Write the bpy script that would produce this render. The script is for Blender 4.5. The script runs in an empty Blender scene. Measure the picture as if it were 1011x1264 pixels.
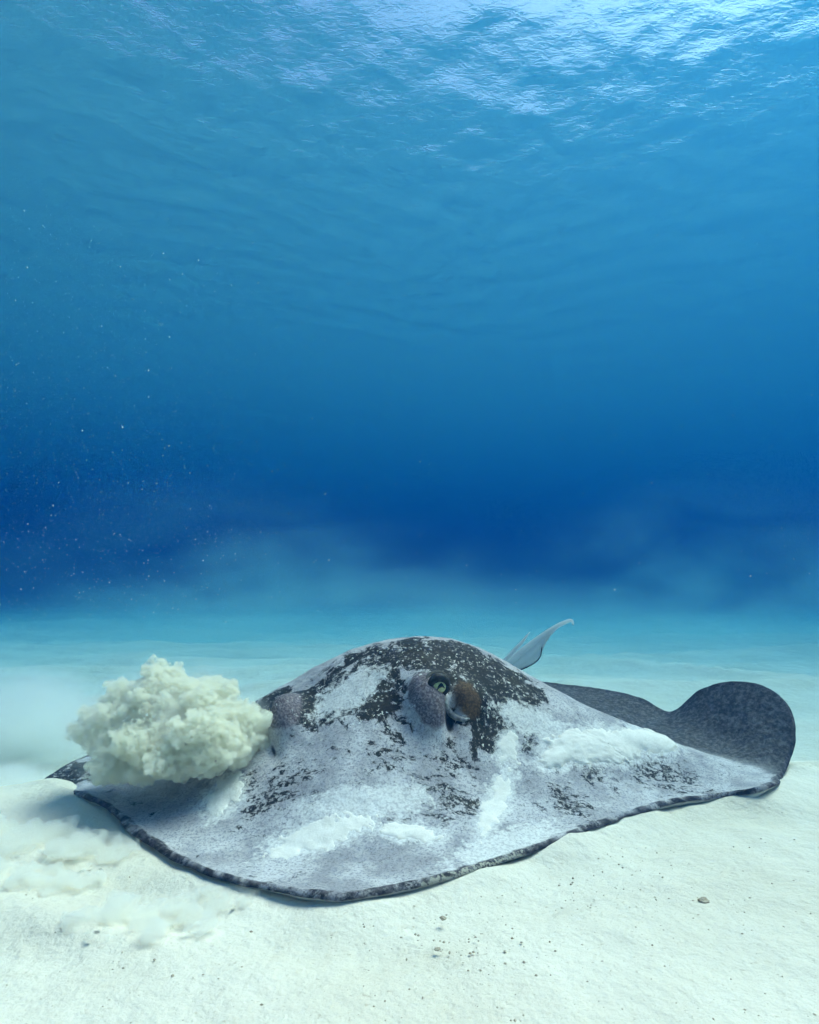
import bpy, bmesh, math, random
import numpy as np
from mathutils import Vector, Matrix
from mathutils.bvhtree import BVHTree

R = math.radians
rng = np.random.default_rng(11)
random.seed(5)
scene = bpy.context.scene
col = scene.collection

# ------------------------------------------------------------------ camera
CAM_H = 0.35
FPX = 760.0                       # focal length in pixels of the 1011 x 1264 photograph
PITCH = math.atan(103 / FPX)
cd = bpy.data.cameras.new('camera')
cam = bpy.data.objects.new('camera', cd)
col.objects.link(cam)
cam.location = (0, 0, CAM_H)
cam.rotation_euler = (R(90) + PITCH, 0, 0)
cd.sensor_fit = 'AUTO'
cd.sensor_width = 36
cd.lens = FPX / 1264 * 36
cd.clip_start = 0.02
cd.clip_end = 400
cd.dof.use_dof = False
scene.camera = cam

# ------------------------------------------------------------------ sky, sun, exposure
SUN_EL, SUN_AZ = R(60), R(62)     # azimuth to the right of the view direction (+Y)
world = bpy.data.worlds.new('World')
scene.world = world
world.use_nodes = True
wn = world.node_tree
wn.nodes.clear()
wo = wn.nodes.new('ShaderNodeOutputWorld')
bg = wn.nodes.new('ShaderNodeBackground')
sky = wn.nodes.new('ShaderNodeTexSky')
sky.sky_type = 'NISHITA'
sky.sun_disc = False
sky.dust_density = 3.0
sky.sun_elevation = SUN_EL
sky.sun_rotation = SUN_AZ
bg.inputs['Strength'].default_value = 0.10
wn.links.new(sky.outputs[0], bg.inputs[0])
wn.links.new(bg.outputs[0], wo.inputs[0])

sl = bpy.data.lights.new('sun', 'SUN')
sl.energy = 5.0
sl.angle = R(42)
sl.color = (1.0, 0.565, 0.405)
so = bpy.data.objects.new('sun', sl)
col.objects.link(so)
sd = Vector((math.cos(SUN_EL) * math.sin(SUN_AZ), math.cos(SUN_EL) * math.cos(SUN_AZ), math.sin(SUN_EL)))
so.rotation_euler = sd.to_track_quat('Z', 'Y').to_euler()
so.location = (3, 4, 12)

vs = scene.view_settings
vs.view_transform = 'Standard'
vs.look = 'None'
vs.gamma = 1
vs.use_curve_mapping = False
vs.exposure = 1.33

cy = scene.cycles
cy.volume_bounces = 10
cy.max_bounces = 12
cy.diffuse_bounces = 4
cy.transparent_max_bounces = 16
cy.use_denoising = True
cy.use_adaptive_sampling = True
cy.adaptive_threshold = 0.03
cy.sample_clamp_indirect = 6
cy.volume_step_rate = 1.0
cy.volume_max_steps = 256

# ------------------------------------------------------------------ helpers
def sstep(a, b, x):
    t = np.clip((x - a) / (b - a), 0, 1)
    return t * t * (3 - 2 * t)

def _hash(ix, iy, iz, s):
    h = (ix * 374761393 + iy * 668265263 + iz * 2147483647 + s * 144269504) & 0xffffffff
    h = ((h ^ (h >> 13)) * 1274126177) & 0xffffffff
    h = ((h ^ (h >> 16)) * 2246822519) & 0xffffffff
    return ((h ^ (h >> 15)) & 0xffff) / 65535.0

def vnoise(p, s=0):
    """smooth value noise, roughly -1 .. 1"""
    p = np.asarray(p, float)
    i = np.floor(p).astype(np.int64)
    f = p - i
    f = f * f * f * (f * (f * 6 - 15) + 10)
    r = 0
    for dx in (0, 1):
        wx = f[:, 0] if dx else 1 - f[:, 0]
        for dy in (0, 1):
            wy = f[:, 1] if dy else 1 - f[:, 1]
            for dz in (0, 1):
                wz = f[:, 2] if dz else 1 - f[:, 2]
                r = r + wx * wy * wz * _hash(i[:, 0] + dx, i[:, 1] + dy, i[:, 2] + dz, s)
    return r * 2 - 1

def fbm(p, octv=4, s=0, gain=0.5):
    a, t, n = 1.0, 0, 0
    p = np.asarray(p, float)
    for k in range(octv):
        n = n + a * vnoise(p * 2.03 ** k + 17.3 * k, s + k)
        t += a
        a *= gain
    return n / t

def mesh_from(name, v, f, mat, parent=None, origin=(0, 0, 0), smooth=True):
    me = bpy.data.meshes.new(name)
    v = np.asarray(v, float) - np.asarray(origin, float)
    me.from_pydata(v.tolist(), [], f)
    if smooth:
        me.polygons.foreach_set('use_smooth', [True] * len(me.polygons))
    me.update()
    o = bpy.data.objects.new(name, me)
    col.objects.link(o)
    if mat:
        me.materials.append(mat)
    if parent is None:
        o.location = origin
    else:
        o.parent = parent
    return o

def attr(o, name, vals):
    a = o.data.attributes.new(name, 'FLOAT', 'POINT')
    a.data.foreach_set('value', np.asarray(vals, np.float32))

def tag(o, label=None, cat=None, group=None, kind=None):
    if label: o['label'] = label
    if cat: o['category'] = cat
    if group: o['group'] = group
    if kind: o['kind'] = kind
    return o

def grid_faces(nu, nv, wrap_u=False):
    f = []
    for j in range(nv - 1):
        for i in range(nu if wrap_u else nu - 1):
            a = j * nu + i
            b = j * nu + (i + 1) % nu
            f.append((a, b, b + nu, a + nu))
    return f

cp, sp = math.cos(PITCH), math.sin(PITCH)
CAM = np.array([0, 0, CAM_H])
def ray_dir(px, py):
    cx, cyy = (px - 505.5) / FPX, (632 - py) / FPX
    return np.array([cx, cp - cyy * sp, cyy * cp + sp])
def at_y(px, py, y):
    d = ray_dir(px, py)
    return CAM + d * (y / d[1])
def at_z(px, py, z):
    d = ray_dir(px, py)
    return CAM + d * ((z - CAM_H) / d[2])

# ---- node helpers
class NT:
    def __init__(self, name):
        self.m = bpy.data.materials.new(name)
        self.m.use_nodes = True
        self.t = self.m.node_tree
        self.t.nodes.clear()
        self.out = self.n('ShaderNodeOutputMaterial')
    def n(self, typ, **kw):
        nd = self.t.nodes.new(typ)
        for k, v in kw.items():
            setattr(nd, k, v)
        return nd
    def l(self, a, b):
        self.t.links.new(a, b)
    def setin(self, nd, key, v):
        s = nd.inputs[key]
        if isinstance(v, bpy.types.NodeSocket):
            self.l(v, s)
        else:
            s.default_value = v
    def coord(self, kind='Object'):
        return self.n('ShaderNodeTexCoord').outputs[kind]
    def mapping(self, vec, scale=(1, 1, 1), rot=(0, 0, 0)):
        m = self.n('ShaderNodeMapping')
        m.inputs['Scale'].default_value = scale
        m.inputs['Rotation'].default_value = rot
        self.l(vec, m.inputs['Vector'])
        return m.outputs[0]
    def noise(self, vec, scale, detail=4, rough=0.55, dist=0.0):
        nd = self.n('ShaderNodeTexNoise')
        self.l(vec, nd.inputs['Vector'])
        nd.inputs['Scale'].default_value = scale
        nd.inputs['Detail'].default_value = detail
        nd.inputs['Roughness'].default_value = rough
        nd.inputs['Distortion'].default_value = dist
        return nd.outputs[0]
    def voronoi(self, vec, scale, feature='F1'):
        nd = self.n('ShaderNodeTexVoronoi', feature=feature)
        self.l(vec, nd.inputs['Vector'])
        nd.inputs['Scale'].default_value = scale
        return nd
    def math(self, op, a, b=0.0, c=0.0, clamp=False):
        nd = self.n('ShaderNodeMath', operation=op, use_clamp=clamp)
        for i, v in enumerate((a, b, c)):
            self.setin(nd, i, v)
        return nd.outputs[0]
    def step(self, v, a, b, lo=0.0, hi=1.0):
        nd = self.n('ShaderNodeMapRange', interpolation_type='SMOOTHSTEP')
        self.setin(nd, 0, v)
        for i, x in enumerate((a, b, lo, hi)):
            nd.inputs[i + 1].default_value = x
        return nd.outputs[0]
    def mix(self, fac, a, b):
        nd = self.n('ShaderNodeMix', data_type='RGBA')
        self.setin(nd, 0, fac)
        for i, v in ((6, a), (7, b)):
            if not isinstance(v, bpy.types.NodeSocket) and len(v) == 3:
                v = (*v, 1)
            self.setin(nd, i, v)
        return nd.outputs[2]
    def attr(self, name):
        nd = self.n('ShaderNodeAttribute', attribute_name=name)
        return nd.outputs['Fac']
    def bump(self, h, strength, dist, normal=None):
        nd = self.n('ShaderNodeBump')
        nd.inputs['Strength'].default_value = strength
        nd.inputs['Distance'].default_value = dist
        self.l(h, nd.inputs['Height'])
        if normal is not None:
            self.l(normal, nd.inputs['Normal'])
        return nd.outputs[0]
    def principled(self, color, rough=0.6, spec=0.4, normal=None, **kw):
        nd = self.n('ShaderNodeBsdfPrincipled')
        if not isinstance(color, bpy.types.NodeSocket) and len(color) == 3:
            color = (*color, 1)
        self.setin(nd, 'Base Color', color)
        self.setin(nd, 'Roughness', rough)
        self.setin(nd, 'Specular IOR Level', spec)
        if normal is not None:
            self.l(normal, nd.inputs['Normal'])
        for k, v in kw.items():
            self.setin(nd, k, v)
        self.l(nd.outputs[0], self.out.inputs['Surface'])
        return nd

def volume_mat(name, s_scat, s_abs, dens=None, aniso=0.0, shape=None):
    """Principled Volume from scattering and absorption coefficients (1/m)."""
    t = NT(name)
    pv = t.n('ShaderNodeVolumePrincipled')
    s_scat, s_abs = np.array(s_scat, float), np.array(s_abs, float)
    d = dens or float((s_scat + s_abs).max() * 1.05)
    c = s_scat / d
    a = 1 - s_abs / (d * (1 - c))
    pv.inputs['Color'].default_value = (*c, 1)
    pv.inputs['Absorption Color'].default_value = (*np.clip(a, 0, 1), 1)
    pv.inputs['Density'].default_value = d
    pv.inputs['Anisotropy'].default_value = aniso
    t.l(pv.outputs[0], t.out.inputs['Volume'])
    if shape:
        v = shape(t)
        t.l(t.math('MULTIPLY', v, d), pv.inputs['Density'])
    return t.m

# ------------------------------------------------------------------ seabed shape
def ground_h(x, y):
    x, y = np.broadcast_arrays(np.asarray(x, float), np.asarray(y, float))
    shp = x.shape
    x, y = x.ravel(), y.ravel()
    z0 = np.zeros_like(x)
    p = np.stack([x, y, z0], 1)
    near = np.exp(-((x / 3.0) ** 2 + ((y - 1) / 3.0) ** 2))
    z = 0.012 * fbm(p * 2.2 + 3.1, 3, 1) * near
    z += 0.006 * near * (1 - np.abs(fbm(np.stack([x * 3.2 + y, y * 7.5 - x, z0], 1), 4, 5))) ** 2
    # broad bank of thrown-up sand in front, lower flat beyond
    edge = 1.22 + 0.10 * x + 0.05 * np.sin(x * 4.0)
    z -= 0.085 * sstep(0, 0.35, y - edge)
    z += 0.030 * np.exp(-(((x + 0.78) / 0.30) ** 2 + ((y - 1.02) / 0.16) ** 2))
    z += 0.028 * np.exp(-(((x - 0.90) / 0.30) ** 2 + ((y - 1.10) / 0.16) ** 2))
    # ridges of slumped sand on the left foreground
    z += 0.012 * np.exp(-(((x + 0.45) / 0.22) ** 2 + ((y - 0.83 - 0.04 * np.sin(x * 9)) / 0.035) ** 2))
    z += 0.010 * np.exp(-(((x + 0.38) / 0.25) ** 2 + ((y - 0.70 - 0.03 * np.sin(x * 11 + 1)) / 0.03) ** 2))
    # drifts and ripples farther out
    far = sstep(1.6, 3.0, y) * (1 - sstep(14, 30, np.hypot(x, y)))
    q = np.stack([x * 0.35 + 0.2 * y, y * 0.9 - 0.15 * x, z0], 1)
    z += far * (0.05 * fbm(q * 1.0 + 9, 3, 21) + 0.09 * (1 - np.abs(fbm(q * 1.9 + 4, 3, 31))) ** 2 - 0.06)
    z += 0.10 * sstep(4, 9, np.hypot(x, y)) * fbm(p * 0.25 + 5, 2, 41)
    return z.reshape(shp)

# seabed sheet: fine near the camera, coarse far away
def graded(lo, hi, c, fine, n):
    t = np.linspace(-1, 1, n)
    k = np.sign(t) * (np.abs(t) * fine + (1 - fine) * np.abs(t) ** 5)
    return np.where(k < 0, c + k * (c - lo), c + k * (hi - c))
gx = graded(-48, 48, 0.0, 0.035, 520)
gy = graded(-20, 76, 1.0, 0.030, 520)
X, Y = np.meshgrid(gx, gy)
Z = ground_h(X, Y)
t = NT('sand')
oc = t.coord('Object')
n1 = t.noise(oc, 3.0, 4, 0.6)
n2 = t.noise(oc, 900, 2, 0.6)
n3 = t.noise(oc, 60, 5, 0.65)
c = t.mix(t.step(n1, 0.35, 0.7), (0.76, 0.72, 0.615), (0.68, 0.63, 0.515))
c = t.mix(t.step(n3, 0.55, 0.75, 0, 0.35), c, (0.62, 0.55, 0.42))
c = t.mix(t.step(n2, 0.60, 0.72, 0, 0.55), c, (0.40, 0.34, 0.25))
c = t.mix(t.step(t.noise(oc, 170, 3, 0.6), 0.64, 0.72, 0, 0.5), c, (0.40, 0.33, 0.23))
b1 = t.bump(n2, 0.35, 0.0012)
b2 = t.bump(n3, 0.5, 0.006, b1)
b3 = t.bump(t.noise(oc, 9, 5, 0.6), 0.8, 0.02, b2)
t.principled(c, 0.9, 0.15, b3)
SAND = t.m
seabed = mesh_from('seabed', np.stack([X.ravel(), Y.ravel(), Z.ravel()], 1), grid_faces(len(gx), len(gy)), SAND)
tag(seabed, 'pale rippled white sand of the sea floor under everything', 'sea floor', kind='structure')

# ------------------------------------------------------------------ water surface seen from below
SURF = 3.5
wx = graded(-60, 60, 0.0, 0.08, 560)
wy = graded(-25, 90, 3.0, 0.07, 560)
X, Y = np.meshgrid(wx, wy)
Zs = np.zeros_like(X)
fade = 1 / (1 + (np.hypot(X, Y - 4) / 14) ** 2)
wr = np.random.default_rng(3)
for k in range(70):
    lam = 0.12 * (7 ** wr.random())
    ang = wr.normal(R(70), 0.75)
    amp = 0.0008 * lam ** 0.72
    ph = wr.random() * 6.28
    kx, ky = math.cos(ang) * 6.283 / lam, math.sin(ang) * 6.283 / lam
    sarg = kx * X + ky * Y + ph + 0.8 * np.sin(1.5 * X + 1.2 * Y + k)
    Zs += amp * (np.sin(sarg) + 0.25 * np.cos(2 * sarg)) * (fade if lam < 0.36 else 1)
Zs += 0.06 * (Y - 2.6) * np.exp(-((Y - 2.6) / 5.4) ** 2)  # added tilt, makes the bright sky window recede ahead
Zs += -0.085 * X * np.exp(-(X / 5.4) ** 2)      # added tilt, extends the bright sky window to the right
t = NT('water_surface')
fr = t.n('ShaderNodeFresnel')
fr.inputs['IOR'].default_value = 1.333
oc = t.coord('Object')
bm1 = t.bump(t.noise(oc, 5.5, 5, 0.6, 0.4), 0.6, 0.0065)
bm2 = t.bump(t.noise(t.mapping(oc, (1, 1.7, 1), (0, 0, 0.4)), 15.0, 4, 0.6, 0.3), 0.5, 0.007, bm1)
t.l(bm2, fr.inputs['Normal'])
tr = t.n('ShaderNodeBsdfTransparent')
gl = t.n('ShaderNodeBsdfGlossy')
gl.inputs['Roughness'].default_value = 0.45
gl.inputs['Color'].default_value = (0.95, 0.98, 1, 1)
t.l(bm2, gl.inputs['Normal'])
mx = t.n('ShaderNodeMixShader')
t.l(fr.outputs[0], mx.inputs[0]); t.l(tr.outputs[0], mx.inputs[1]); t.l(gl.outputs[0], mx.inputs[2])
t.l(mx.outputs[0], t.out.inputs['Surface'])
water = mesh_from('water', np.stack([X.ravel(), Y.ravel(), SURF + Zs.ravel()], 1), grid_faces(len(wx), len(wy)), t.m)
tag(water, 'rippling sunlit sea surface seen from below', 'water surface', kind='structure')

# ------------------------------------------------------------------ stingray
ORI = np.array([0.05, 1.30, 0.0])
# control points: (photo x, photo y, distance) turned into places in the scene
def gz(px, py, lift=0.012):
    p = at_z(px, py, 0.0)
    for _ in range(6):
        p = at_z(px, py, float(ground_h(p[0], p[1])) + lift)
    return p
def gz_many(px, py):
    D = np.stack([(px - 505.5) / FPX, cp - (632 - py) / FPX * sp, (632 - py) / FPX * cp + sp], 1)
    z = np.zeros(len(px))
    for _ in range(6):
        P = CAM + D * ((z - CAM_H) / D[:, 2])[:, None]
        z = ground_h(P[:, 0], P[:, 1])
    return np.column_stack([P[:, :2], z])
rim_front = [gz(*q) for q in ((110, 983), (135, 996), (165, 1021), (210, 1052), (265, 1078), (330, 1094), (400, 1103), (430, 1104),
                              (480, 1096), (560, 1078), (640, 1054), (700, 1030), (760, 1008), (830, 988), (895, 980), (940, 972, 0.02))]
rim_right = [at_y(*q) for q in ((966, 945, 1.22), (977, 905, 1.26), (969, 868, 1.30), (945, 848, 1.34), (905, 842, 1.39), (865, 852, 1.44),
                                (828, 879, 1.48), (790, 862, 1.53), (740, 851, 1.59), (690, 845, 1.65), (655, 841, 1.72))]
rim_back = [np.array(q) for q in ((0.30, 1.80, 0.11), (0.22, 1.86, 0.08), (0.10, 1.88, 0.07), (0.0, 1.84, 0.07), (-0.15, 1.74, 0.06), (-0.32, 1.60, 0.04),
                                  (-0.50, 1.45, 0.03), (-0.64, 1.33, 0.03))]
rim_left = [at_y(*q) for q in ((100, 936, 1.30), (72, 950, 1.24), (55, 964, 1.19), (72, 974, 1.15))]
rim = np.array(rim_front + rim_right + rim_back + rim_left)

def closed_spline(P, n):
    P = np.asarray(P)
    d = np.linalg.norm(np.roll(P, -1, 0) - P, axis=1) ** 0.5
    s = np.concatenate([[0], np.cumsum(d)])
    tt = np.linspace(0, s[-1], n, endpoint=False)
    m = len(P)
    out = []
    for q in tt:
        k = min(np.searchsorted(s, q, 'right') - 1, m - 1)
        u = (q - s[k]) / d[k]
        p0, p1, p2, p3 = P[(k - 1) % m], P[k], P[(k + 1) % m], P[(k + 2) % m]
        d0, d1, d2 = d[(k - 1) % m], d[k], d[(k + 1) % m]
        m1 = ((p1 - p0) / d0 - (p2 - p0) / (d0 + d1) + (p2 - p1) / d1) * d1
        m2 = ((p2 - p1) / d1 - (p3 - p1) / (d1 + d2) + (p3 - p2) / d2) * d1
        out.append(p1 * (2*u**3 - 3*u*u + 1) + m1 * (u**3 - 2*u*u + u) + p2 * (-2*u**3 + 3*u*u) + m2 * (u**3 - u*u))
    return np.array(out)

NSEG, NRING = 640, 230
rimc = closed_spline(rim, NSEG)
inner = [at_y(*q) for q in (
    # crest line of the back and of the thick front half of the wings
    (485, 796, 1.19), (430, 808, 1.19), (375, 833, 1.20), (325, 860, 1.21), (270, 888, 1.21), (200, 918, 1.22), (140, 945, 1.22),
    (540, 799, 1.18), (590, 813, 1.18), (640, 838, 1.19), (700, 868, 1.20), (760, 893, 1.20), (820, 915, 1.20), (875, 938, 1.20),
    # brow and face
    (420, 850, 1.10), (470, 850, 1.09), (540, 848, 1.08), (600, 868, 1.10), (350, 885, 1.10), (300, 915, 1.08),
    (400, 910, 1.02), (470, 905, 1.02), (540, 915, 1.03), (610, 925, 1.05), (680, 925, 1.09), (760, 935, 1.12),
    (330, 960, 0.98), (400, 970, 0.94), (470, 975, 0.94), (540, 975, 0.96), (620, 980, 0.99), (700, 970, 1.03), (790, 965, 1.10), (860, 962, 1.14),
    (260, 990, 0.97), (200, 985, 1.02), (160, 975, 1.08),
    (300, 1040, 0.88), (370, 1050, 0.85), (440, 1050, 0.845), (520, 1040, 0.865), (600, 1025, 0.90), (680, 1005, 0.955),
)]
inner += [np.array(q) for q in (
    # hollow behind the crest, back running down to the tail
    (0.10, 1.35, 0.245), (0.10, 1.55, 0.18), (0.10, 1.72, 0.115), (-0.10, 1.45, 0.17), (-0.25, 1.40, 0.11), (-0.42, 1.33, 0.06),
    (0.30, 1.42, 0.13), (0.28, 1.62, 0.12), (0.42, 1.34, 0.085), (0.45, 1.48, 0.085), (0.56, 1.33, 0.055), (0.64, 1.30, 0.055), (0.70, 1.27, 0.07))]
ctl = np.array(inner + list(rimc[::12]))

def tps_fit(P, z, lam=2e-4):
    n = len(P)
    d = np.linalg.norm(P[:, None] - P[None], axis=2)
    K = np.where(d > 0, d * d * np.log(d + 1e-12), 0) + lam * np.eye(n)
    A = np.zeros((n + 3, n + 3))
    A[:n, :n] = K
    A[:n, n] = 1; A[:n, n + 1:] = P
    A[n, :n] = 1; A[n + 1:, :n] = P.T
    return np.linalg.solve(A, np.concatenate([z, [0, 0, 0]]))
def tps_eval(P, w, Q):
    n = len(P)
    out = np.empty(len(Q))
    for s in range(0, len(Q), 20000):
        q = Q[s:s + 20000]
        d = np.linalg.norm(q[:, None] - P[None], axis=2)
        out[s:s + 20000] = np.where(d > 0, d * d * np.log(d + 1e-12), 0) @ w[:n] + w[n] + q @ w[n + 1:]
    return out
TW = tps_fit(ctl[:, :2], ctl[:, 2])

centre = np.array([0.03, 1.24])
tr_ = np.linspace(0, 1, NRING)
tr_ = 1 - (1 - tr_) ** 1.25
plan = centre + (rimc[None, :, :2] - centre) * tr_[:, None, None]
Q = plan.reshape(-1, 2)
zt = tps_eval(ctl[:, :2], TW, Q).reshape(NRING, NSEG)
# blend exactly to the rim heights at the edge
corr = rimc[:, 2] - zt[-1]
zt += corr[None] * (tr_[:, None] ** 14)
top = np.concatenate([plan, zt[..., None]], 2)

def grid_normals(P):
    du = np.roll(P, -1, 1) - np.roll(P, 1, 1)
    dv = np.gradient(P, axis=0)
    n = np.cross(du, dv)
    n /= np.linalg.norm(n, axis=2, keepdims=True) + 1e-12
    n[n[..., 2] < 0] *= -1
    return n
nrm = grid_normals(top)
nrm[:3] = nrm[3].mean(0) / np.linalg.norm(nrm[3].mean(0))

def bvh_of(P):
    v = P.reshape(-1, 3)
    return BVHTree.FromPolygons(v.tolist(), grid_faces(NSEG, NRING, True))
def hitter(tree):
    def hit(px, py):
        d = Vector(ray_dir(px, py)).normalized()
        h = tree.ray_cast(Vector(CAM), d)
        return (np.array(h[0]), np.array(h[1])) if h[0] is not None else (None, None)
    return hit
hit0 = hitter(bvh_of(top))

flat = top.reshape(-1, 3)
disp = np.zeros(len(flat))
def anis_bump(px, py, ax, ay, rot, h, power=2.0):
    """rounded swelling on the skin, ax / ay in metres across / up the skin"""
    c, _ = hit0(px, py)
    k = np.argmin(((flat - c) ** 2).sum(1))
    n = nrm.reshape(-1, 3)[k]
    side = np.cross(np.array([0, 1, 0]), n); side /= np.linalg.norm(side)
    up = np.cross(n, side)
    e1 = math.cos(rot) * side + math.sin(rot) * up
    e2 = -math.sin(rot) * side + math.cos(rot) * up
    d = flat - c
    r = np.sqrt(((d @ e1) / ax) ** 2 + ((d @ e2) / ay) ** 2 + ((d @ n) / 0.12) ** 2)
    return h * np.exp(-r ** power)
# eye mounds, the hollows round them, the opening behind the eye
mound_r = anis_bump(527, 868, 0.034, 0.052, 0.25, 0.034, 2.6)
mound_l = anis_bump(358, 888, 0.033, 0.050, -0.1, 0.042, 2.6)
disp += mound_r + mound_l
disp += anis_bump(578, 858, 0.040, 0.034, -0.5, 0.018, 2.4)
disp -= anis_bump(556, 884, 0.012, 0.030, 0.35, 0.024, 2.2)
disp -= anis_bump(548, 848, 0.012, 0.020, 0.0, 0.010, 2.2)
disp -= anis_bump(336, 922, 0.012, 0.034, 0.25, 0.010, 2.0)
disp += anis_bump(470, 830, 0.05, 0.03, 0, 0.006)
# low folds, pores and lumps
p3 = np.column_stack([flat[:, :2], np.zeros(len(flat))])
edge_w = np.repeat(1 - tr_ ** 20, NSEG)
disp += 0.0030 * fbm(p3 * 14, 3, 51) * edge_w
disp += 0.0012 * fbm(p3 * 70, 3, 61) * edge_w
# rays of the fin showing as fine radiating wrinkles on the raised wing
ang = np.arctan2(flat[:, 1] - 1.22, flat[:, 0] - 0.50)
wr_w = sstep(0.52, 0.62, flat[:, 0]) * sstep(1.15, 1.28, flat[:, 1])
disp += 0.0007 * wr_w * np.sin(ang * 120 + 14 * fbm(p3 * 9, 2, 71)) * edge_w
top = (flat + nrm.reshape(-1, 3) * disp[:, None]).reshape(NRING, NSEG, 3)

# uneven margin
arc = np.arange(NSEG)
en = fbm(np.stack([rimc[:, 0] * 13, rimc[:, 1] * 13, rimc[:, 2] * 13], 1), 3, 81)
outw = rimc[:, :2] - centre
outw /= np.linalg.norm(outw, axis=1, keepdims=True)
ew = (tr_ ** 30)[:, None]
top[..., 0] += ew * outw[None, :, 0] * en * 0.006
top[..., 1] += ew * outw[None, :, 1] * en * 0.006
# a bead along the edge
bead = np.exp(-((1 - tr_) / 0.016) ** 2)[:, None]
top[..., 2] += bead * (0.0025 + 0.002 * en[None] + 0.0014 * fbm(top.reshape(-1, 3) * 70, 3, 85).reshape(NRING, NSEG))

# underside
dist_in = np.linalg.norm(top[..., :2] - top[-1:, :, :2], axis=2)
under = top.copy()
thick = 0.010 + 0.005 * en[None] + 0.6 * dist_in
fl = ground_h(under[..., 0], under[..., 1]) - 0.03
under[..., 2] = np.maximum(top[..., 2] - thick, np.minimum(fl, top[..., 2] - 0.015))
mid = top[-1] + 0
mid[:, :2] += outw * 0.007
mid[:, 2] = (top[-1, :, 2] + under[-1, :, 2]) / 2
allv = np.concatenate([top.reshape(-1, 3), mid, under[::-1].reshape(-1, 3)])
nring_all = 2 * NRING + 1
bodyf = grid_faces(NSEG, nring_all, True)
body_v = allv
TOP_TREE = bvh_of(top)
hit = hitter(TOP_TREE)

# sand banked up against the margin
sv = np.array([q.co[:] for q in seabed.data.vertices])
nearv = np.where((np.abs(sv[:, 0]) < 1.1) & (sv[:, 1] > 0.6) & (sv[:, 1] < 1.3))[0]
rl = rimc[(rimc[:, 2] - ground_h(rimc[:, 0], rimc[:, 1]) < 0.05)]
dd = np.empty(len(nearv))
for s_ in range(0, len(nearv), 4000):
    dd[s_:s_ + 4000] = np.linalg.norm(sv[nearv[s_:s_ + 4000], None, :2] - rl[None, :, :2], axis=2).min(1)
bank = np.exp(-(dd / 0.035) ** 2) * (0.007 + 0.013 * fbm(sv[nearv] * 9 + 2, 3, 131)) - 0.010 * np.exp(-((dd - 0.07) / 0.05) ** 2)
sv[nearv, 2] += bank
seabed.data.vertices.foreach_set('co', sv.ravel())
seabed.data.update()

# skin zones (pigment, dust of sand, margin) and shade painted into the hollows
nt = NRING * NSEG
fx, fy_, fz = allv[:, 0], allv[:, 1], allv[:, 2]
pp = np.stack([fx, fy_, fz], 1)
def zone(px, py, r, p=2.0):
    c, _ = hit0(px, py)
    return np.exp(-(np.linalg.norm(pp - c, axis=1) / r) ** p)
dark = 0
for q in ((470, 815, .085), (420, 850, .075), (380, 870, .06), (465, 860, .075), (545, 815, .085), (600, 850, .085), (620, 880, .075), (600, 905, .05),
          (560, 825, .07), (330, 870, .05), (405, 880, .05), (625, 910, .03), (640, 850, .06), (590, 815, .08), (520, 800, .08), (575, 806, .07), (640, 870, .05), (85, 958, .07), (110, 950, .06)):
    dark = np.maximum(dark, zone(*q, 3.0))
mid_d = 0
for q in ((545, 985, .055), (575, 995, .045), (350, 970, .05), (325, 985, .04), (700, 990, .05), (730, 950, .05), (480, 930, .04), (790, 945, .06), (310, 965, .03), (560, 945, .04), (830, 955, .05)):
    mid_d = np.maximum(mid_d, zone(*q, 2.5))
rear = sstep(0.0, 0.07, fy_ - 1.225 - 0.06 * sstep(0.2, 0.5, -fx) + 0.05 * sstep(0.55, 0.68, fx)) * sstep(0.15, 0.28, np.abs(fx - 0.02))
rear = np.maximum(rear, sstep(0.60, 0.70, fx + 0.25 * (fz - 0.05)) * sstep(1.12, 1.2, fy_))
rimd = np.zeros(len(allv))
rimd[:nt] = np.repeat(tr_, NSEG)
rimd[nt:] = 1.0
rim_m = np.zeros(len(allv))
dm = np.concatenate([dist_in.reshape(-1), np.zeros(NSEG), np.zeros(nt)])
rim_m = 1 - sstep(0.002, 0.008, dm + 0.012 * fbm(pp * 75, 4, 91) + 0.007 * fbm(pp * 9, 2, 93))
rim_m[nt:] = 1.0
mound = np.zeros(len(allv))
mound[:nt] = np.maximum(mound_r / 0.034, mound_l / 0.042)
brown = np.zeros(len(allv))
brown[:nt] = anis_bump(573, 866, 0.037, 0.025, -0.65, 1.0, 3.0)
pit_shade = np.zeros(len(allv))
pit_shade[:nt] = np.clip(anis_bump(556, 886, 0.012, 0.026, 0.35, 1, 3) + anis_bump(336, 924, 0.005, 0.022, 0.25, 0.8, 2) + anis_bump(546, 846, 0.02, 0.018, 0, 1, 3), 0, 1)
belly = np.zeros(len(allv)); belly[nt + NSEG:] = 1.0

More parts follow.
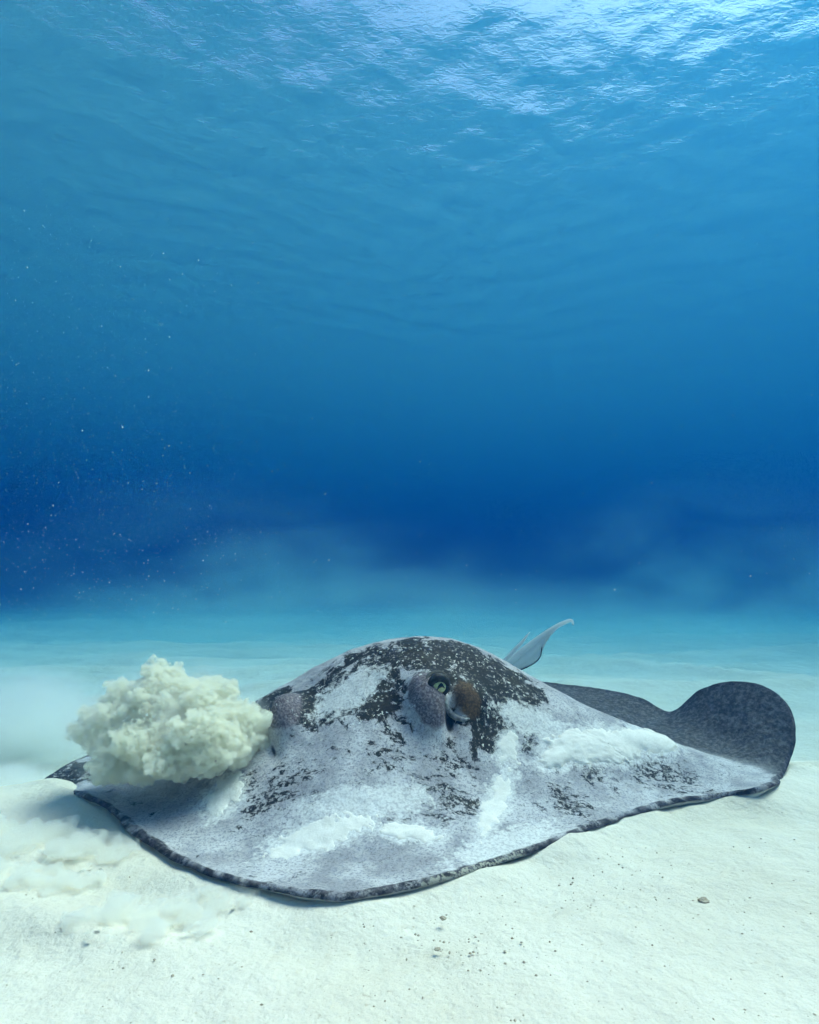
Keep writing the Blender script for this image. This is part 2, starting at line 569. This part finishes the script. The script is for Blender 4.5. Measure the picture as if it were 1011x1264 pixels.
apx, apy = None, None
def px_of(V):
    d = V - CAM
    fwd, up = d[:, 1] * cp + d[:, 2] * sp, -d[:, 1] * sp + d[:, 2] * cp
    return 505.5 + FPX * d[:, 0] / fwd, 632 - FPX * up / fwd
apx, apy = px_of(allv)
PATCHES = ([(735, 922, 66, 20, 0.05), (692, 932, 28, 14, -0.3), (790, 914, 44, 13, 0.15)], [(395, 1030, 66, 17, -0.28)], [(508, 1028, 38, 9, 0.1)],
           [(614, 990, 46, 13, -1.15)], [(626, 922, 11, 19, 0.2)], [(276, 982, 30, 16, -0.9)])
film = np.zeros(len(allv))
for grp in PATCHES + ([(620, 1045, 60, 14, -0.35)], [(430, 855, 40, 14, -0.6)], [(455, 990, 70, 16, -0.1)], [(655, 890, 40, 12, 0.4)]):
    for (cx, cy_, rx, ry, rot) in grp:
        dx, dy = apx - cx, apy - cy_
        a_ = (dx * math.cos(rot) + dy * math.sin(rot)) / (rx * 1.5 + 6)
        b_ = (-dx * math.sin(rot) + dy * math.cos(rot)) / (ry * 1.5 + 6)
        film = np.maximum(film, np.exp(-(a_ * a_ + b_ * b_) ** 1.0))
film[allv[:, 1] > 1.27] = 0
film[nt:] = 0
crust = sstep(505, 530, apx) * (1 - sstep(640, 668, apx)) * (allv[:, 1] < 1.1)
crust[:nt] *= 0.75 * (1 - sstep(0.001, 0.004, dm[:nt]))
t = NT('ray_skin')
oc = t.coord('Object')
a_dark, a_mid, a_rear, a_rim = t.attr('dark'), t.attr('mottle'), t.attr('rear'), t.attr('margin')
a_mound, a_brown, a_pit_shade = t.attr('mound'), t.attr('brown'), t.attr('pit_shade')
big = t.noise(oc, 16, 6, 0.6, 0.4)
blot = t.noise(t.mapping(oc, (1, 0.8, 1)), 26, 9, 0.70, 0.5)
fine = t.noise(oc, 260, 4, 0.65)
streak = t.noise(t.mapping(oc, (0.5, 1.2, 1.2), (0, 0, 0.15)), 62, 9, 0.74, 0.5)
dust = t.mix(t.step(big, 0.35, 0.68), (0.33, 0.325, 0.345), (0.60, 0.59, 0.60))
dust = t.mix(t.step(fine, 0.47, 0.66, 0, 0.75), dust, (0.17, 0.165, 0.20))
dust = t.mix(t.step(streak, 0.56, 0.72, 0, 0.7), dust, (0.66, 0.68, 0.68))
dust = t.mix(t.step(t.noise(oc, 330, 4, 0.7), 0.57, 0.66, 0, 0.8), dust, (0.085, 0.085, 0.095))
skin = t.mix(t.step(fine, 0.4, 0.7), (0.004, 0.005, 0.004), (0.016, 0.016, 0.012))
skin = t.mix(t.step(big, 0.5, 0.7, 0, 0.5), skin, (0.05, 0.046, 0.03))
# how much bare skin shows through the dusting
d1 = t.math('ADD', t.math('MULTIPLY', a_dark, 0.255), blot)
bare = t.step(d1, 0.615, 0.665)
d2 = t.math('ADD', t.math('MULTIPLY', a_mid, 0.17), streak)
bare2 = t.step(d2, 0.605, 0.66)
brk = t.step(t.noise(oc, 140, 5, 0.7), 0.43, 0.53)
bare = t.math('MAXIMUM', t.math('MULTIPLY', bare, t.step(t.noise(oc, 95, 5, 0.7), 0.34, 0.44)), t.math('MULTIPLY', bare2, brk))
c = t.mix(bare, dust, skin)
# rear of the wings: plain dark grey skin, faintly speckled
rs = t.mix(t.step(t.noise(oc, 120, 5, 0.65), 0.38, 0.7), (0.028, 0.030, 0.036), (0.125, 0.125, 0.135))
rs = t.mix(t.step(fine, 0.60, 0.75, 0, 0.5), rs, (0.24, 0.25, 0.26))
c = t.mix(t.math('MULTIPLY', a_rear, t.step(t.math('ADD', a_rear, t.math('SUBTRACT', streak, 0.5)), 0.35, 0.62)), c, rs)
# mauve eye mounds, brown opening, hollows darkened with painted crease shade
ms = t.mix(t.step(fine, 0.4, 0.7), (0.09, 0.072, 0.08), (0.30, 0.26, 0.28))
c = t.mix(t.step(t.math('ADD', a_mound, t.math('MULTIPLY', t.math('SUBTRACT', blot, 0.5), 0.8)), 0.35, 0.5), c, ms)
bs = t.mix(t.step(fine, 0.4, 0.7), (0.060, 0.032, 0.014), (0.17, 0.10, 0.045))
c = t.mix(t.step(a_pit_shade, 0.4, 0.8), c, (0.014, 0.015, 0.015))
# grains of sand lying on the dark head
gr = t.math('MULTIPLY', t.step(t.noise(oc, 150, 3, 0.6, 0.3), 0.60, 0.66), t.math('MULTIPLY', t.step(a_dark, 0.1, 0.5), t.step(t.noise(oc, 22, 4, 0.6), 0.38, 0.58)))
c = t.mix(gr, c, (0.70, 0.72, 0.70))
c = t.mix(t.step(t.math('ADD', a_brown, t.math('MULTIPLY', t.math('SUBTRACT', blot, 0.5), 0.9)), 0.3, 0.8), c, bs)
fl_ = t.step(t.math('ADD', t.attr('film'), t.math('MULTIPLY', t.math('SUBTRACT', t.noise(oc, 70, 7, 0.7, 0.4), 0.5), 1.6)), 0.45, 0.75, 0, 0.92)
fc = t.mix(t.step(fine, 0.42, 0.66), (0.74, 0.735, 0.71), (0.50, 0.49, 0.50))
c = t.mix(fl_, c, fc)
rm = t.mix(t.step(t.noise(oc, 90, 5, 0.7), 0.42, 0.66), (0.018, 0.017, 0.021), (0.11, 0.10, 0.115))
c = t.mix(t.math('MULTIPLY', a_rim, t.step(t.noise(oc, 32, 7, 0.75), 0.38, 0.5, 0.15, 1.0)), c, rm)
c = t.mix(t.step(t.math('ADD', t.attr('crust'), t.math('MULTIPLY', t.math('SUBTRACT', t.noise(oc, 230, 5, 0.7), 0.5), 3.0)), 0.7, 1.0), c, (0.42, 0.41, 0.34))
c = t.mix(t.attr('belly'), c, (0.6, 0.6, 0.56))
h = t.math('ADD', t.math('MULTIPLY', bare, -0.6), t.math('MULTIPLY', fine, 0.5))
b = t.bump(h, 0.6, 0.0016)
b = t.bump(streak, 0.4, 0.003, b)
t.principled(c, 0.72, 0.25, b)
SKIN = t.m

ray = bpy.data.objects.new('stingray', None)
col.objects.link(ray)
ray.location = ORI
ray.empty_display_size = 0.1
tag(ray, 'large dark stingray dusted with sand, resting on the white sea floor', 'stingray')
body = mesh_from('body', body_v, bodyf, SKIN, ray, ORI)
for nme, vals in (('dark', dark), ('mottle', mid_d), ('rear', rear), ('margin', rim_m), ('mound', mound), ('brown', brown), ('pit_shade', pit_shade), ('belly', belly), ('film', film), ('crust', crust)):
    attr(body, nme, vals)


# ---- eyes
def uv_sphere(c, r, nu=36, nv=20, sc=(1, 1, 1), M=None):
    v = []
    for j in range(nv + 1):
        th = math.pi * j / nv
        for i in range(nu):
            ph = 2 * math.pi * i / nu
            v.append((math.sin(th) * math.cos(ph) * sc[0], math.sin(th) * math.sin(ph) * sc[1], math.cos(th) * sc[2]))
    v = np.array(v) * r
    if M is not None:
        v = v @ np.array(M.to_3x3()).T
    return v + np.asarray(c), grid_faces(nu, nv + 1, True)

def tube(P, rad, n=10, squash=None):
    """tapered tube along points P"""
    P = np.asarray(P, float)
    rad = np.broadcast_to(rad, len(P))
    T = np.gradient(P, axis=0)
    T /= np.linalg.norm(T, axis=1, keepdims=True)
    ref = np.array([0.3, -0.9, 0.2]); v = []
    for p, tt, r in zip(P, T, rad):
        a = np.cross(tt, ref); a /= np.linalg.norm(a)
        b = np.cross(tt, a)
        for i in range(n):
            ph = 2 * math.pi * i / n
            v.append(p + r * (math.cos(ph) * a * (squash or 1) + math.sin(ph) * b))
    m = len(P)
    f = grid_faces(n, m, True)
    f.append(tuple(range(n))[::-1]); f.append(tuple(range((m - 1) * n, m * n)))
    return np.array(v), f

def catmull(P, n):
    P = np.asarray(P, float)
    P = np.vstack([2 * P[0] - P[1], P, 2 * P[-1] - P[-2]])
    out = []
    for q in np.linspace(0, len(P) - 3 - 1e-6, n):
        k = int(q); u = q - k
        p0, p1, p2, p3 = P[k:k + 4]
        out.append(0.5 * (2 * p1 + (p2 - p0) * u + (2*p0 - 5*p1 + 4*p2 - p3) * u*u + (3*p1 - p0 - 3*p2 + p3) * u**3))
    return np.array(out)

t = NT('iris')
oc = t.coord('Generated')
nn = t.noise(oc, 9, 5, 0.7)
t.principled(t.mix(t.step(nn, 0.35, 0.7), (0.34, 0.35, 0.13), (0.62, 0.61, 0.34)), 0.15, 0.5)
IRIS = t.m
t = NT('dark_skin')
oc = t.coord('Object')
nn = t.noise(oc, 200, 4, 0.6)
t.principled(t.mix(t.step(nn, 0.4, 0.7), (0.010, 0.012, 0.012), (0.045, 0.045, 0.042)), 0.6, 0.3, t.bump(nn, 0.5, 0.001))
DARK = t.m
t = NT('pupil'); t.principled((0.006, 0.006, 0.006), 0.15, 0.5); PUPIL = t.m
t = NT('pale_skin')
oc = t.coord('Object')
nn = t.noise(oc, 130, 5, 0.6)
t.principled(t.mix(t.step(nn, 0.35, 0.7), (0.16, 0.16, 0.165), (0.42, 0.42, 0.41)), 0.6, 0.3, t.bump(nn, 0.5, 0.0012))
PALE = t.m

def make_eye(c, look, r):
    look = Vector(look).normalized()
    M = look.to_track_quat('Z', 'X').to_matrix()
    up = Vector((0, 0, 1)); sx = up.cross(look).normalized(); sy = look.cross(sx)
    B = Matrix((sx, sy, look)).transposed()
    v, f = uv_sphere(c, r, sc=(1.0, 0.95, 0.9), M=B)
    eye = mesh_from('eye', v, f, IRIS, ray, ORI)
    # crescent pupil just proud of the eyeball
    pv = []
    def onball(a, b, lift=1.02):
        q = Vector((a, b, math.sqrt(max(0.0, 1 - a * a - b * b)) )) * (r * lift)
        q.z *= 0.93
        return np.array(c) + np.array(B @ q)
    N = 18
    for i in range(N + 1):
        u = -1 + 2 * i / N
        yc = 0.10 - 0.50 * u * u + 0.22 * u
        w = 0.20 * math.sqrt(max(0, 1 - u * u)) + 0.01
        pv += [onball(0.50 * u, yc - w, 0.98), onball(0.50 * u, yc, 1.035), onball(0.50 * u, yc + w, 0.98)]
    mesh_from('pupil', pv, grid_faces(3, N + 1), PUPIL, eye, ORI)
    # dark lids: a ring of thick skin round the eyeball, heavier above
    ring, rad = [], []
    for i in range(41):
        a = 2 * math.pi * i / 40
        ring.append(np.array(c) + np.array(B @ Vector((math.cos(a) * r * 0.92, math.sin(a) * r * 0.86, r * (0.42 + 0.10 * math.sin(a))))))
        rad.append(r * (0.30 + 0.20 * max(0, math.sin(a))))
    v, f = tube(ring, rad, 12)
    mesh_from('eyelid', v, f, DARK, eye, ORI)
    return eye
c, n = hit(541, 846)
d = ray_dir(541, 846); d /= np.linalg.norm(d)
make_eye(c + n * 0.002, (0.30, -0.92, 0.10), 0.0160)
c, n = hit(341, 876)
make_eye(c + np.array([-0.012, 0.045, -0.012]), (-0.85, -0.25, 0.25), 0.0125)

# brow fold over the eye and the pale lip of the opening behind it
def skin_path(pix, lift=0.0):
    out = []
    for q in pix:
        c, n = hit(q[0], q[1])
        out.append(c + n * lift)
    return out
P = catmull(skin_path([(524, 842), (530, 833), (540, 830), (549, 834), (553, 842), (556, 852)], 0.002), 26)
v, f = tube(P, 0.0050 * np.sin(np.linspace(0.25, 2.9, 26)) + 0.001, 10)
mesh_from('brow_fold', v, f, DARK, ray, ORI)
P = catmull(skin_path([(551, 858), (550, 868), (554, 878), (562, 885), (571, 888), (580, 887)], 0.001), 30)
v, f = tube(P, 0.0048 * np.sin(np.linspace(0.2, 2.95, 30)) + 0.0008, 10)
mesh_from('spiracle_lip', v, f, PALE, ray, ORI)

# thorns along the middle of the back
for k, (px, py) in enumerate(((484, 801), (478, 799), (490, 799), (470, 804), (500, 799), (461, 807), (508, 800), (519, 800), (531, 801))):
    c, n = hit(px, py + 2)
    if c is None: continue
    s_ = 0.0055 * (0.6 + 0.5 * random.random())
    P = [c - n * 0.002, c + n * s_ * 0.5 + np.array([0, .2, 0]) * s_, c + n * s_ * 1.1 + np.array([0, .8, 0]) * s_]
    v, f = tube(P, np.array([0.55, 0.35, 0.06]) * s_, 7)
    mesh_from('thorn', v, f, PALE, ray, ORI)

# ---- tail, raised behind the back, with its skin fold and sting
t = NT('tail_skin')
oc = t.coord('Object')
nn = t.noise(t.mapping(oc, (1, 1, 1)), 90, 5, 0.65)
t.principled(t.mix(t.step(nn, 0.4, 0.65), (0.76, 0.78, 0.79), (0.88, 0.89, 0.89)), 0.6, 0.3, t.bump(nn, 0.4, 0.001))
ts_ = t.n('ShaderNodeBsdfTranslucent'); ts_.inputs['Color'].default_value = (0.75, 0.8, 0.82, 1)
mx_ = t.n('ShaderNodeMixShader'); mx_.inputs[0].default_value = 0.6
t.l(t.out.inputs['Surface'].links[0].from_socket, mx_.inputs[1]); t.l(ts_.outputs[0], mx_.inputs[2]); t.l(mx_.outputs[0], t.out.inputs['Surface'])
TAIL = t.m
path = [np.array([0.09, 1.80, 0.085]), np.array([0.15, 1.86, 0.10])] + [at_y(*q) for q in ((600, 840, 1.90), (622, 824, 1.91), (646, 803, 1.92), (668, 786, 1.93), (686, 774, 1.94), (698, 768, 1.95), (705, 766, 1.955), (708, 771, 1.96))]
P = catmull(path, 60)
rad = np.interp(np.linspace(0, 1, 60), [0, .3, .55, .8, .95, 1], [0.020, 0.013, 0.0085, 0.0058, 0.0042, 0.0022])
v, f = tube(P, rad, 12)
tail = mesh_from('tail', v, f, TAIL, ray, ORI)
# fold: a thin two-sided sheet hanging under the tail
N = 30
seg = P[18:44][:: 1]
seg = catmull(seg[::5], N)
low = catmull([at_y(*q) for q in ((604, 846, 1.90), (625, 834, 1.90), (645, 826, 1.90), (663, 816, 1.905), (668, 806, 1.915), (669, 796, 1.925))], N)
fv = []
for k in range(N):
    for u in np.linspace(0, 1, 8):
        q = seg[k] * (1 - u) + low[k] * u
        q[1] += 0.012 * math.sin(u * 5 + k * 0.2) * u
        fv.append(q)
fv = np.array(fv)
back = fv + np.array([0.0015, 0.004, -0.001])
g1 = grid_faces(8, N)
off = len(fv)
g2 = [tuple(i + off for i in q[::-1]) for q in g1]
rimf = []
edge_loop = [k * 8 + 7 for k in range(N)]
for a, b_ in zip(edge_loop, edge_loop[1:]):
    rimf.append((a, b_, b_ + off, a + off))
for row in (0, N - 1):
    for i in range(7):
        a, b_ = row * 8 + i, row * 8 + i + 1
        rimf.append((a, b_, b_ + off, a + off))
mesh_from('tail_fold', np.vstack([fv, back]), g1 + g2 + rimf, TAIL, tail, ORI)
ep = catmull([low[k] for k in range(0, N, 4)], 24)
v, f = tube(ep, 0.0018, 6)
mesh_from('fold_edge', v, f, DARK, tail, ORI)
for pts in (((606, 834, 1.88), (628, 810, 1.885), (644, 793, 1.89), (654, 780, 1.895)),):
    P = catmull([at_y(*q) for q in pts], 24)
    v, f = tube(P, np.interp(np.linspace(0, 1, 24), [0, .6, 1], [0.012, 0.010, 0.002]), 10, 0.5)
    mesh_from('tail_spine', v, f, TAIL, tail, ORI)

# ------------------------------------------------------------------ sand lying on the ray
t = NT('loose_sand')
oc = t.coord('Object')
nn = t.noise(oc, 700, 3, 0.6)
n2 = t.noise(oc, 60, 4, 0.6)
c = t.mix(t.step(n2, 0.35, 0.7), (0.82, 0.79, 0.73), (0.75, 0.72, 0.66))
c = t.mix(t.step(nn, 0.62, 0.74, 0, 0.5), c, (0.42, 0.38, 0.30))
t.principled(c, 0.9, 0.15, t.bump(n2, 0.4, 0.004, t.bump(nn, 0.4, 0.0012)))
LOOSE = t.m
def to_px(V):
    d = V - CAM
    x, fwd, up = d[:, 0], d[:, 1] * cp + d[:, 2] * sp, -d[:, 1] * sp + d[:, 2] * cp
    return 505.5 + FPX * x / fwd, 632 - FPX * up / fwd
tv = top.reshape(-1, 3)
tn = grid_normals(top).reshape(-1, 3)
tpx, tpy = to_px(tv)
front = tv[:, 1] < 1.26
nz1 = fbm(tv * 45, 4, 101)
nz2 = fbm(tv * 160, 3, 111)
topf = grid_faces(NSEG, NRING, True)
topf_np = np.array(topf)
def sand_patch(ells, h, rough, label):
    m = np.full(len(tv), -1.0)
    for (cx, cy_, rx, ry, rot) in ells:
        dx, dy = tpx - cx, tpy - cy_
        a = (dx * math.cos(rot) + dy * math.sin(rot)) / rx
        b_ = (-dx * math.sin(rot) + dy * math.cos(rot)) / ry
        m = np.maximum(m, 1 - np.sqrt(a * a + b_ * b_))
    m = m + rough * (0.7 * nz1 + 0.5 * nz2)
    m[~front] = -1
    keep = (m[topf_np] > -0.12).any(1)
    ff = topf_np[keep]
    ids = np.unique(ff)
    mp = -np.ones(len(tv), int); mp[ids] = np.arange(len(ids))
    mm = np.clip(m[ids], -0.15, 1)
    th = np.where(mm > 0, h * np.sqrt(np.maximum(mm, 0)), mm * 0.02)
    vv = tv[ids] + tn[ids] * th[:, None]
    org = vv.mean(0)
    o = mesh_from('sand_patch', vv, mp[ff].tolist(), LOOSE, None, org)
    tag(o, label, 'sand', 'patches of sand lying on the ray')
    return o
sand_patch([(735, 922, 66, 20, 0.05), (692, 932, 28, 14, -0.3), (790, 914, 44, 13, 0.15)], 0.0075, 0.5, 'thick white heap of sand on the crest of the raised wing')
sand_patch([(395, 1030, 66, 17, -0.28)], 0.0010, 0.9, 'long curved streak of white sand near the snout edge')
sand_patch([(508, 1028, 38, 9, 0.1)], 0.002, 0.8, 'short flat smear of white sand left of the slanting streak')
sand_patch([(614, 990, 46, 13, -1.15)], 0.0010, 0.9, 'slanting streak of white sand running down from the eye to the edge')
sand_patch([(626, 922, 11, 19, 0.2)], 0.002, 0.8, 'small round spot of white sand behind the open eye')
sand_patch([(276, 982, 30, 16, -0.9)], 0.002, 0.8, 'pale smear of sand on the wing below the sand cloud')

# ------------------------------------------------------------------ stirred-up sand
def ico_template(sub):
    bm = bmesh.new()
    bmesh.ops.create_icosphere(bm, subdivisions=sub, radius=1)
    v = np.array([q.co[:] for q in bm.verts]); f = np.array([[q.index for q in p.verts] for p in bm.faces])
    bm.free()
    return v, f
ICO1, ICO2 = ico_template(2), ico_template(3)
def billow_mesh(name, lobes, voxel, flat_z=1.0, levels=((12, 0.50), (6, 0.44), (4, 0.45)), disp_=0.004, seed=1, mat=None):
    """fractal heap of puffs fused into one closed skin"""
    rr = np.random.default_rng(seed)
    sph = [(np.array(c), r, 0) for c, r in lobes]
    cur = list(sph)
    for lv, (cnt, k) in enumerate(levels):
        nxt = []
        for c, r, _ in cur:
            for _q in range(cnt):
                d = rr.normal(size=3); d /= np.linalg.norm(d)
                d[2] = abs(d[2]) * 0.9 - 0.25
                d /= np.linalg.norm(d)
                s_ = k * (0.65 + 0.6 * rr.random())
                nxt.append((c + d * r * np.array([1, 1, flat_z]) * (0.92 + 0.12 * rr.random()), r * s_, lv + 1))
        sph += nxt
        cur = nxt
    V, F, off = [], [], 0
    for c, r, lv in sph:
        tv_, tf_ = ICO2 if lv == 0 else ICO1
        V.append(c + tv_ * r * np.array([1, 1, flat_z])); F.append(tf_ + off); off += len(tv_)
    o = mesh_from(name, np.vstack(V), np.vstack(F).tolist(), mat)
    md = o.modifiers.new('fuse', 'REMESH'); md.mode = 'VOXEL'; md.voxel_size = voxel
    for q, (sz, st) in enumerate(((disp_ * 5, disp_ * 3.6), (disp_ * 1.9, disp_ * 2.4))):
        tx = bpy.data.textures.new(name + '_noise', 'CLOUDS')
        tx.noise_scale = sz; tx.noise_depth = 4
        dm_ = o.modifiers.new('rough', 'DISPLACE')
        dm_.texture = tx; dm_.strength = st; dm_.mid_level = 0.5; dm_.texture_coords = 'LOCAL'
    dg = bpy.context.evaluated_depsgraph_get()
    me = bpy.data.meshes.new_from_object(o.evaluated_get(dg))
    o.modifiers.clear()
    old = o.data
    o.data = me
    bpy.data.meshes.remove(old)
    me.polygons.foreach_set('use_smooth', [True] * len(me.polygons))
    if mat and not me.materials: me.materials.append(mat)
    org = Vector(np.mean([c for c, r in lobes], axis=0).tolist())
    me.transform(Matrix.Translation(-org)); o.location = org
    return o
def L(px, py, r, y):
    p = at_y(px, py, y)
    return (p, r * 0.98 / FPX * y)
PLUME = volume_mat('sand_cloud', np.array((0.9975, 0.984, 0.86)) * 420, np.array((0.0025, 0.016, 0.14)) * 420, aniso=0.1, shape=lambda t: t.step(t.noise(t.coord('Object'), 90, 7, 0.72), 0.44, 0.64, 0.012, 1.0))
PLUME.cycles.volume_step_rate = 0.13
lobes = [L(*q) for q in ((217, 870, 34, 1.08), (190, 878, 30, 1.06), (247, 874, 30, 1.06), (155, 889, 30, 1.07), (132, 908, 27, 1.08), (172, 915, 30, 1.01),
    (225, 905, 30, 1.08), (270, 892, 28, 1.05), (300, 902, 25, 1.05), (314, 913, 15, 1.06), (205, 932, 28, .985), (250, 925, 32, .985), (290, 925, 23, 1.01),
    (150, 942, 24, 1.01), (135, 955, 14, 1.03), (180, 953, 16, .99), (225, 950, 15, .985), (262, 945, 14, .99))]
plume = billow_mesh('sand_cloud', lobes, 0.0016, 1.0, disp_=0.0032, seed=4, mat=PLUME)
tag(plume, 'dense billowing cream cloud of sand jetting from beside the ray\'s head', 'sand cloud')

BILLOW = volume_mat('low_sand_cloud', np.array((0.99, 0.985, 0.955)) * 100, np.array((0.01, 0.02, 0.09)) * 100, aniso=0.1, shape=lambda t: t.step(t.noise(t.coord('Object'), 42, 5, 0.65), 0.38, 0.60, 0.05, 1.0))
BILLOW.cycles.volume_step_rate = 0.2
def G(px, py, r, dz=0.0):
    p = gz(px, py, dz)
    return (p, r / FPX * p[1])
def low_cloud(pts, seed, label):
    o = billow_mesh('low_sand_cloud', [G(*q) for q in pts], 0.0026, 0.45, levels=((10, 0.5), (5, 0.45), (3, 0.45)), disp_=0.0045, seed=seed, mat=BILLOW)
    tag(o, label, 'sand cloud', 'low clouds of sand rolling over the sea floor')
low_cloud([(-30, 1030, 34), (20, 1040, 26), (60, 1030, 28), (100, 1045, 26), (140, 1052, 20), (-10, 1080, 28), (30, 1085, 24), (75, 1088, 22), (110, 1085, 16)], 7,
          'low rolling cloud of pale sand beside the ray\'s buried wing edge')
low_cloud([(100, 1140, 20), (140, 1130, 26), (185, 1135, 26), (225, 1125, 24), (265, 1115, 22), (300, 1105, 18), (190, 1152, 16), (250, 1140, 15), (120, 1155, 12)], 9,
          'low rolling cloud of pale sand in front of the ray\'s snout edge')

# thin suspended silt: soft clouds with no edge of their own
def soft_shape(scale, thr, det=4):
    def fn(t):
        oc = t.coord('Object')
        ln = t.n('ShaderNodeVectorMath', operation='LENGTH')
        t.l(oc, ln.inputs[0])
        fall = t.step(ln.outputs['Value'], 0.15, 0.98, 1, 0)
        nz = t.noise(oc, scale, det, 0.6, 0.5)
        return t.math('MULTIPLY', fall, t.step(nz, thr, thr + 0.3))
    return fn
def silt(px, py, y, rx, ry, rz, dens, scale, thr, label, colr=(0.98, 0.985, 0.95)):
    m = volume_mat('suspended_silt', np.array(colr) * dens, (1 - np.array(colr)) * dens, aniso=0.3, shape=soft_shape(scale, thr))
    v, f = ICO2
    o = mesh_from('silt_haze', v, f.tolist(), m)
    o.location = at_y(px, py, y)
    o.scale = (rx, ry, rz)
    tag(o, label, 'silt', kind='stuff')
TEAL = (0.70, 0.975, 0.91)
silt(20, 900, 1.7, 0.30, 0.25, 0.19, 40.0, 2.0, 0.33, 'thin drifting silt over the sea floor beyond the sand cloud')
silt(212, 902, 1.06, 0.215, 0.15, 0.135, 30.0, 3.2, 0.40, 'thin veil of silt spreading round the dense sand cloud')
silt(5, 966, 1.22, 0.10, 0.08, 0.045, 60.0, 1.8, 0.28, 'small thick puff of silt by the wing tip')
silt(300, 755, 6.0, 3.4, 3.0, 1.45, 0.45, 2.6, 0.40, 'faint silt rising far behind the ray', TEAL)
silt(880, 750, 6.4, 2.8, 2.6, 1.55, 0.48, 2.6, 0.40, 'faint silt rising far beyond the raised wing', TEAL)
silt(520, 775, 6.0, 7.0, 3.4, 0.60, 0.24, 3.4, 0.25, 'low turquoise silt lying over the far sea floor', TEAL)

# ------------------------------------------------------------------ specks drifting in the water, grains on the sand
t = NT('speck'); t.principled((0.65, 0.70, 0.68), 0.8, 0.2); SPECK = t.m
octv = np.array([(1, 0, 0), (-1, 0, 0), (0, 1, 0), (0, -1, 0), (0, 0, 1), (0, 0, -1)], float)
octf = np.array([(0, 2, 4), (2, 1, 4), (1, 3, 4), (3, 0, 4), (2, 0, 5), (1, 2, 5), (3, 1, 5), (0, 3, 5)])
V, F = [], []
sr = np.random.default_rng(8)
cnt = 0
while cnt < 11000:
    px, py = sr.uniform(-150, 1150), sr.uniform(150, 800)
    w = 0.10 + 0.9 * math.exp(-((px - 60) / 240) ** 2) * math.exp(-((py - 520) / 260) ** 2)
    if sr.random() > w: continue
    y = 0.5 + 2.6 * sr.random() ** 0.8
    r = (0.00036 + 0.00075 * sr.random() ** 6) * (0.5 + 0.6 * y)
    V.append(at_y(px, py, y) + octv * r * sr.uniform(0.6, 1.3, 3)); F.append(octf + 6 * cnt); cnt += 1
sp_o = mesh_from('drifting_specks', np.vstack(V), np.vstack(F).tolist(), SPECK, smooth=False)
tag(sp_o, 'fine white specks of sand drifting in the blue water', 'specks', kind='stuff')

t = NT('grain')
nn = t.noise(t.coord('Object'), 25, 3)
t.principled(t.mix(t.step(nn, 0.4, 0.6), (0.34, 0.28, 0.20), (0.54, 0.47, 0.36)), 0.85, 0.2)
GRAIN = t.m
V, F = [], []
cnt = 0
gpx, gpy = sr.uniform(-20, 1030, 14000), sr.uniform(985, 1275, 14000)
wgt = 0.12 + 0.9 * np.maximum(np.exp(-(((gpx - 740) / 150) ** 2 + ((gpy - 1090) / 45) ** 2)), np.exp(-(((gpx - 560) / 90) ** 2 + ((gpy - 1160) / 45) ** 2)))
ok = sr.random(14000) < wgt
for p in gz_many(gpx[ok], gpy[ok])[:1500]:
    if TOP_TREE.ray_cast(Vector((p[0], p[1], 1)), Vector((0, 0, -1)))[0] is not None: continue
    r = 0.0004 + 0.0013 * sr.random() ** 5
    V.append(p + octv * r * sr.uniform(0.6, 1.5, 3) * np.array([1, 1, 0.6])); F.append(octf + 6 * cnt); cnt += 1
gr_o = mesh_from('sand_grains', np.vstack(V), np.vstack(F).tolist(), GRAIN, smooth=False)
tag(gr_o, 'scattered dark coarse grains on the white sand', 'grains', kind='stuff')

def fragment(px, py, r, label, seed):
    v, f = ICO2
    n_ = fbm(v * 1.7 + seed * 3.3, 3, seed)
    p = gz(px, py, 0.0)
    vv = v * (1 + 0.45 * n_)[:, None] * np.array([1.2, 0.9, 0.55]) * r
    o = mesh_from('shell_fragment', vv + p + np.array([0, 0, r * 0.2]), f.tolist(), GRAIN, None, p, smooth=False)
    tag(o, label, 'shell fragment', 'shell fragments on the sand')
fragment(868, 1113, 0.0050, 'largest brown shell fragment lying alone on the open sand', 3)
fragment(547, 1134, 0.0030, 'small dark shell fragment in front of the pale snout edge', 5)
fragment(540, 1172, 0.0026, 'tiny brown shell fragment among scattered dark grains', 6)

# ------------------------------------------------------------------ water body / haze
haze_m = volume_mat('haze', (0.0010, 0.0185, 0.052), (0.41, 0.248, 0.155), aniso=0.72)
def box(name, lo, hi, mat):
    v = [(x, y, z) for x in (lo[0], hi[0]) for y in (lo[1], hi[1]) for z in (lo[2], hi[2])]
    f = [(0, 1, 3, 2), (4, 6, 7, 5), (0, 4, 5, 1), (2, 3, 7, 6), (0, 2, 6, 4), (1, 5, 7, 3)]
    return mesh_from(name, v, f, mat, smooth=False)
hz = box('haze', (-50, -22, -1.3), (50, 78, SURF - 0.6), haze_m)
tag(hz, 'clear blue sea water filling the whole scene', 'water', kind='stuff')
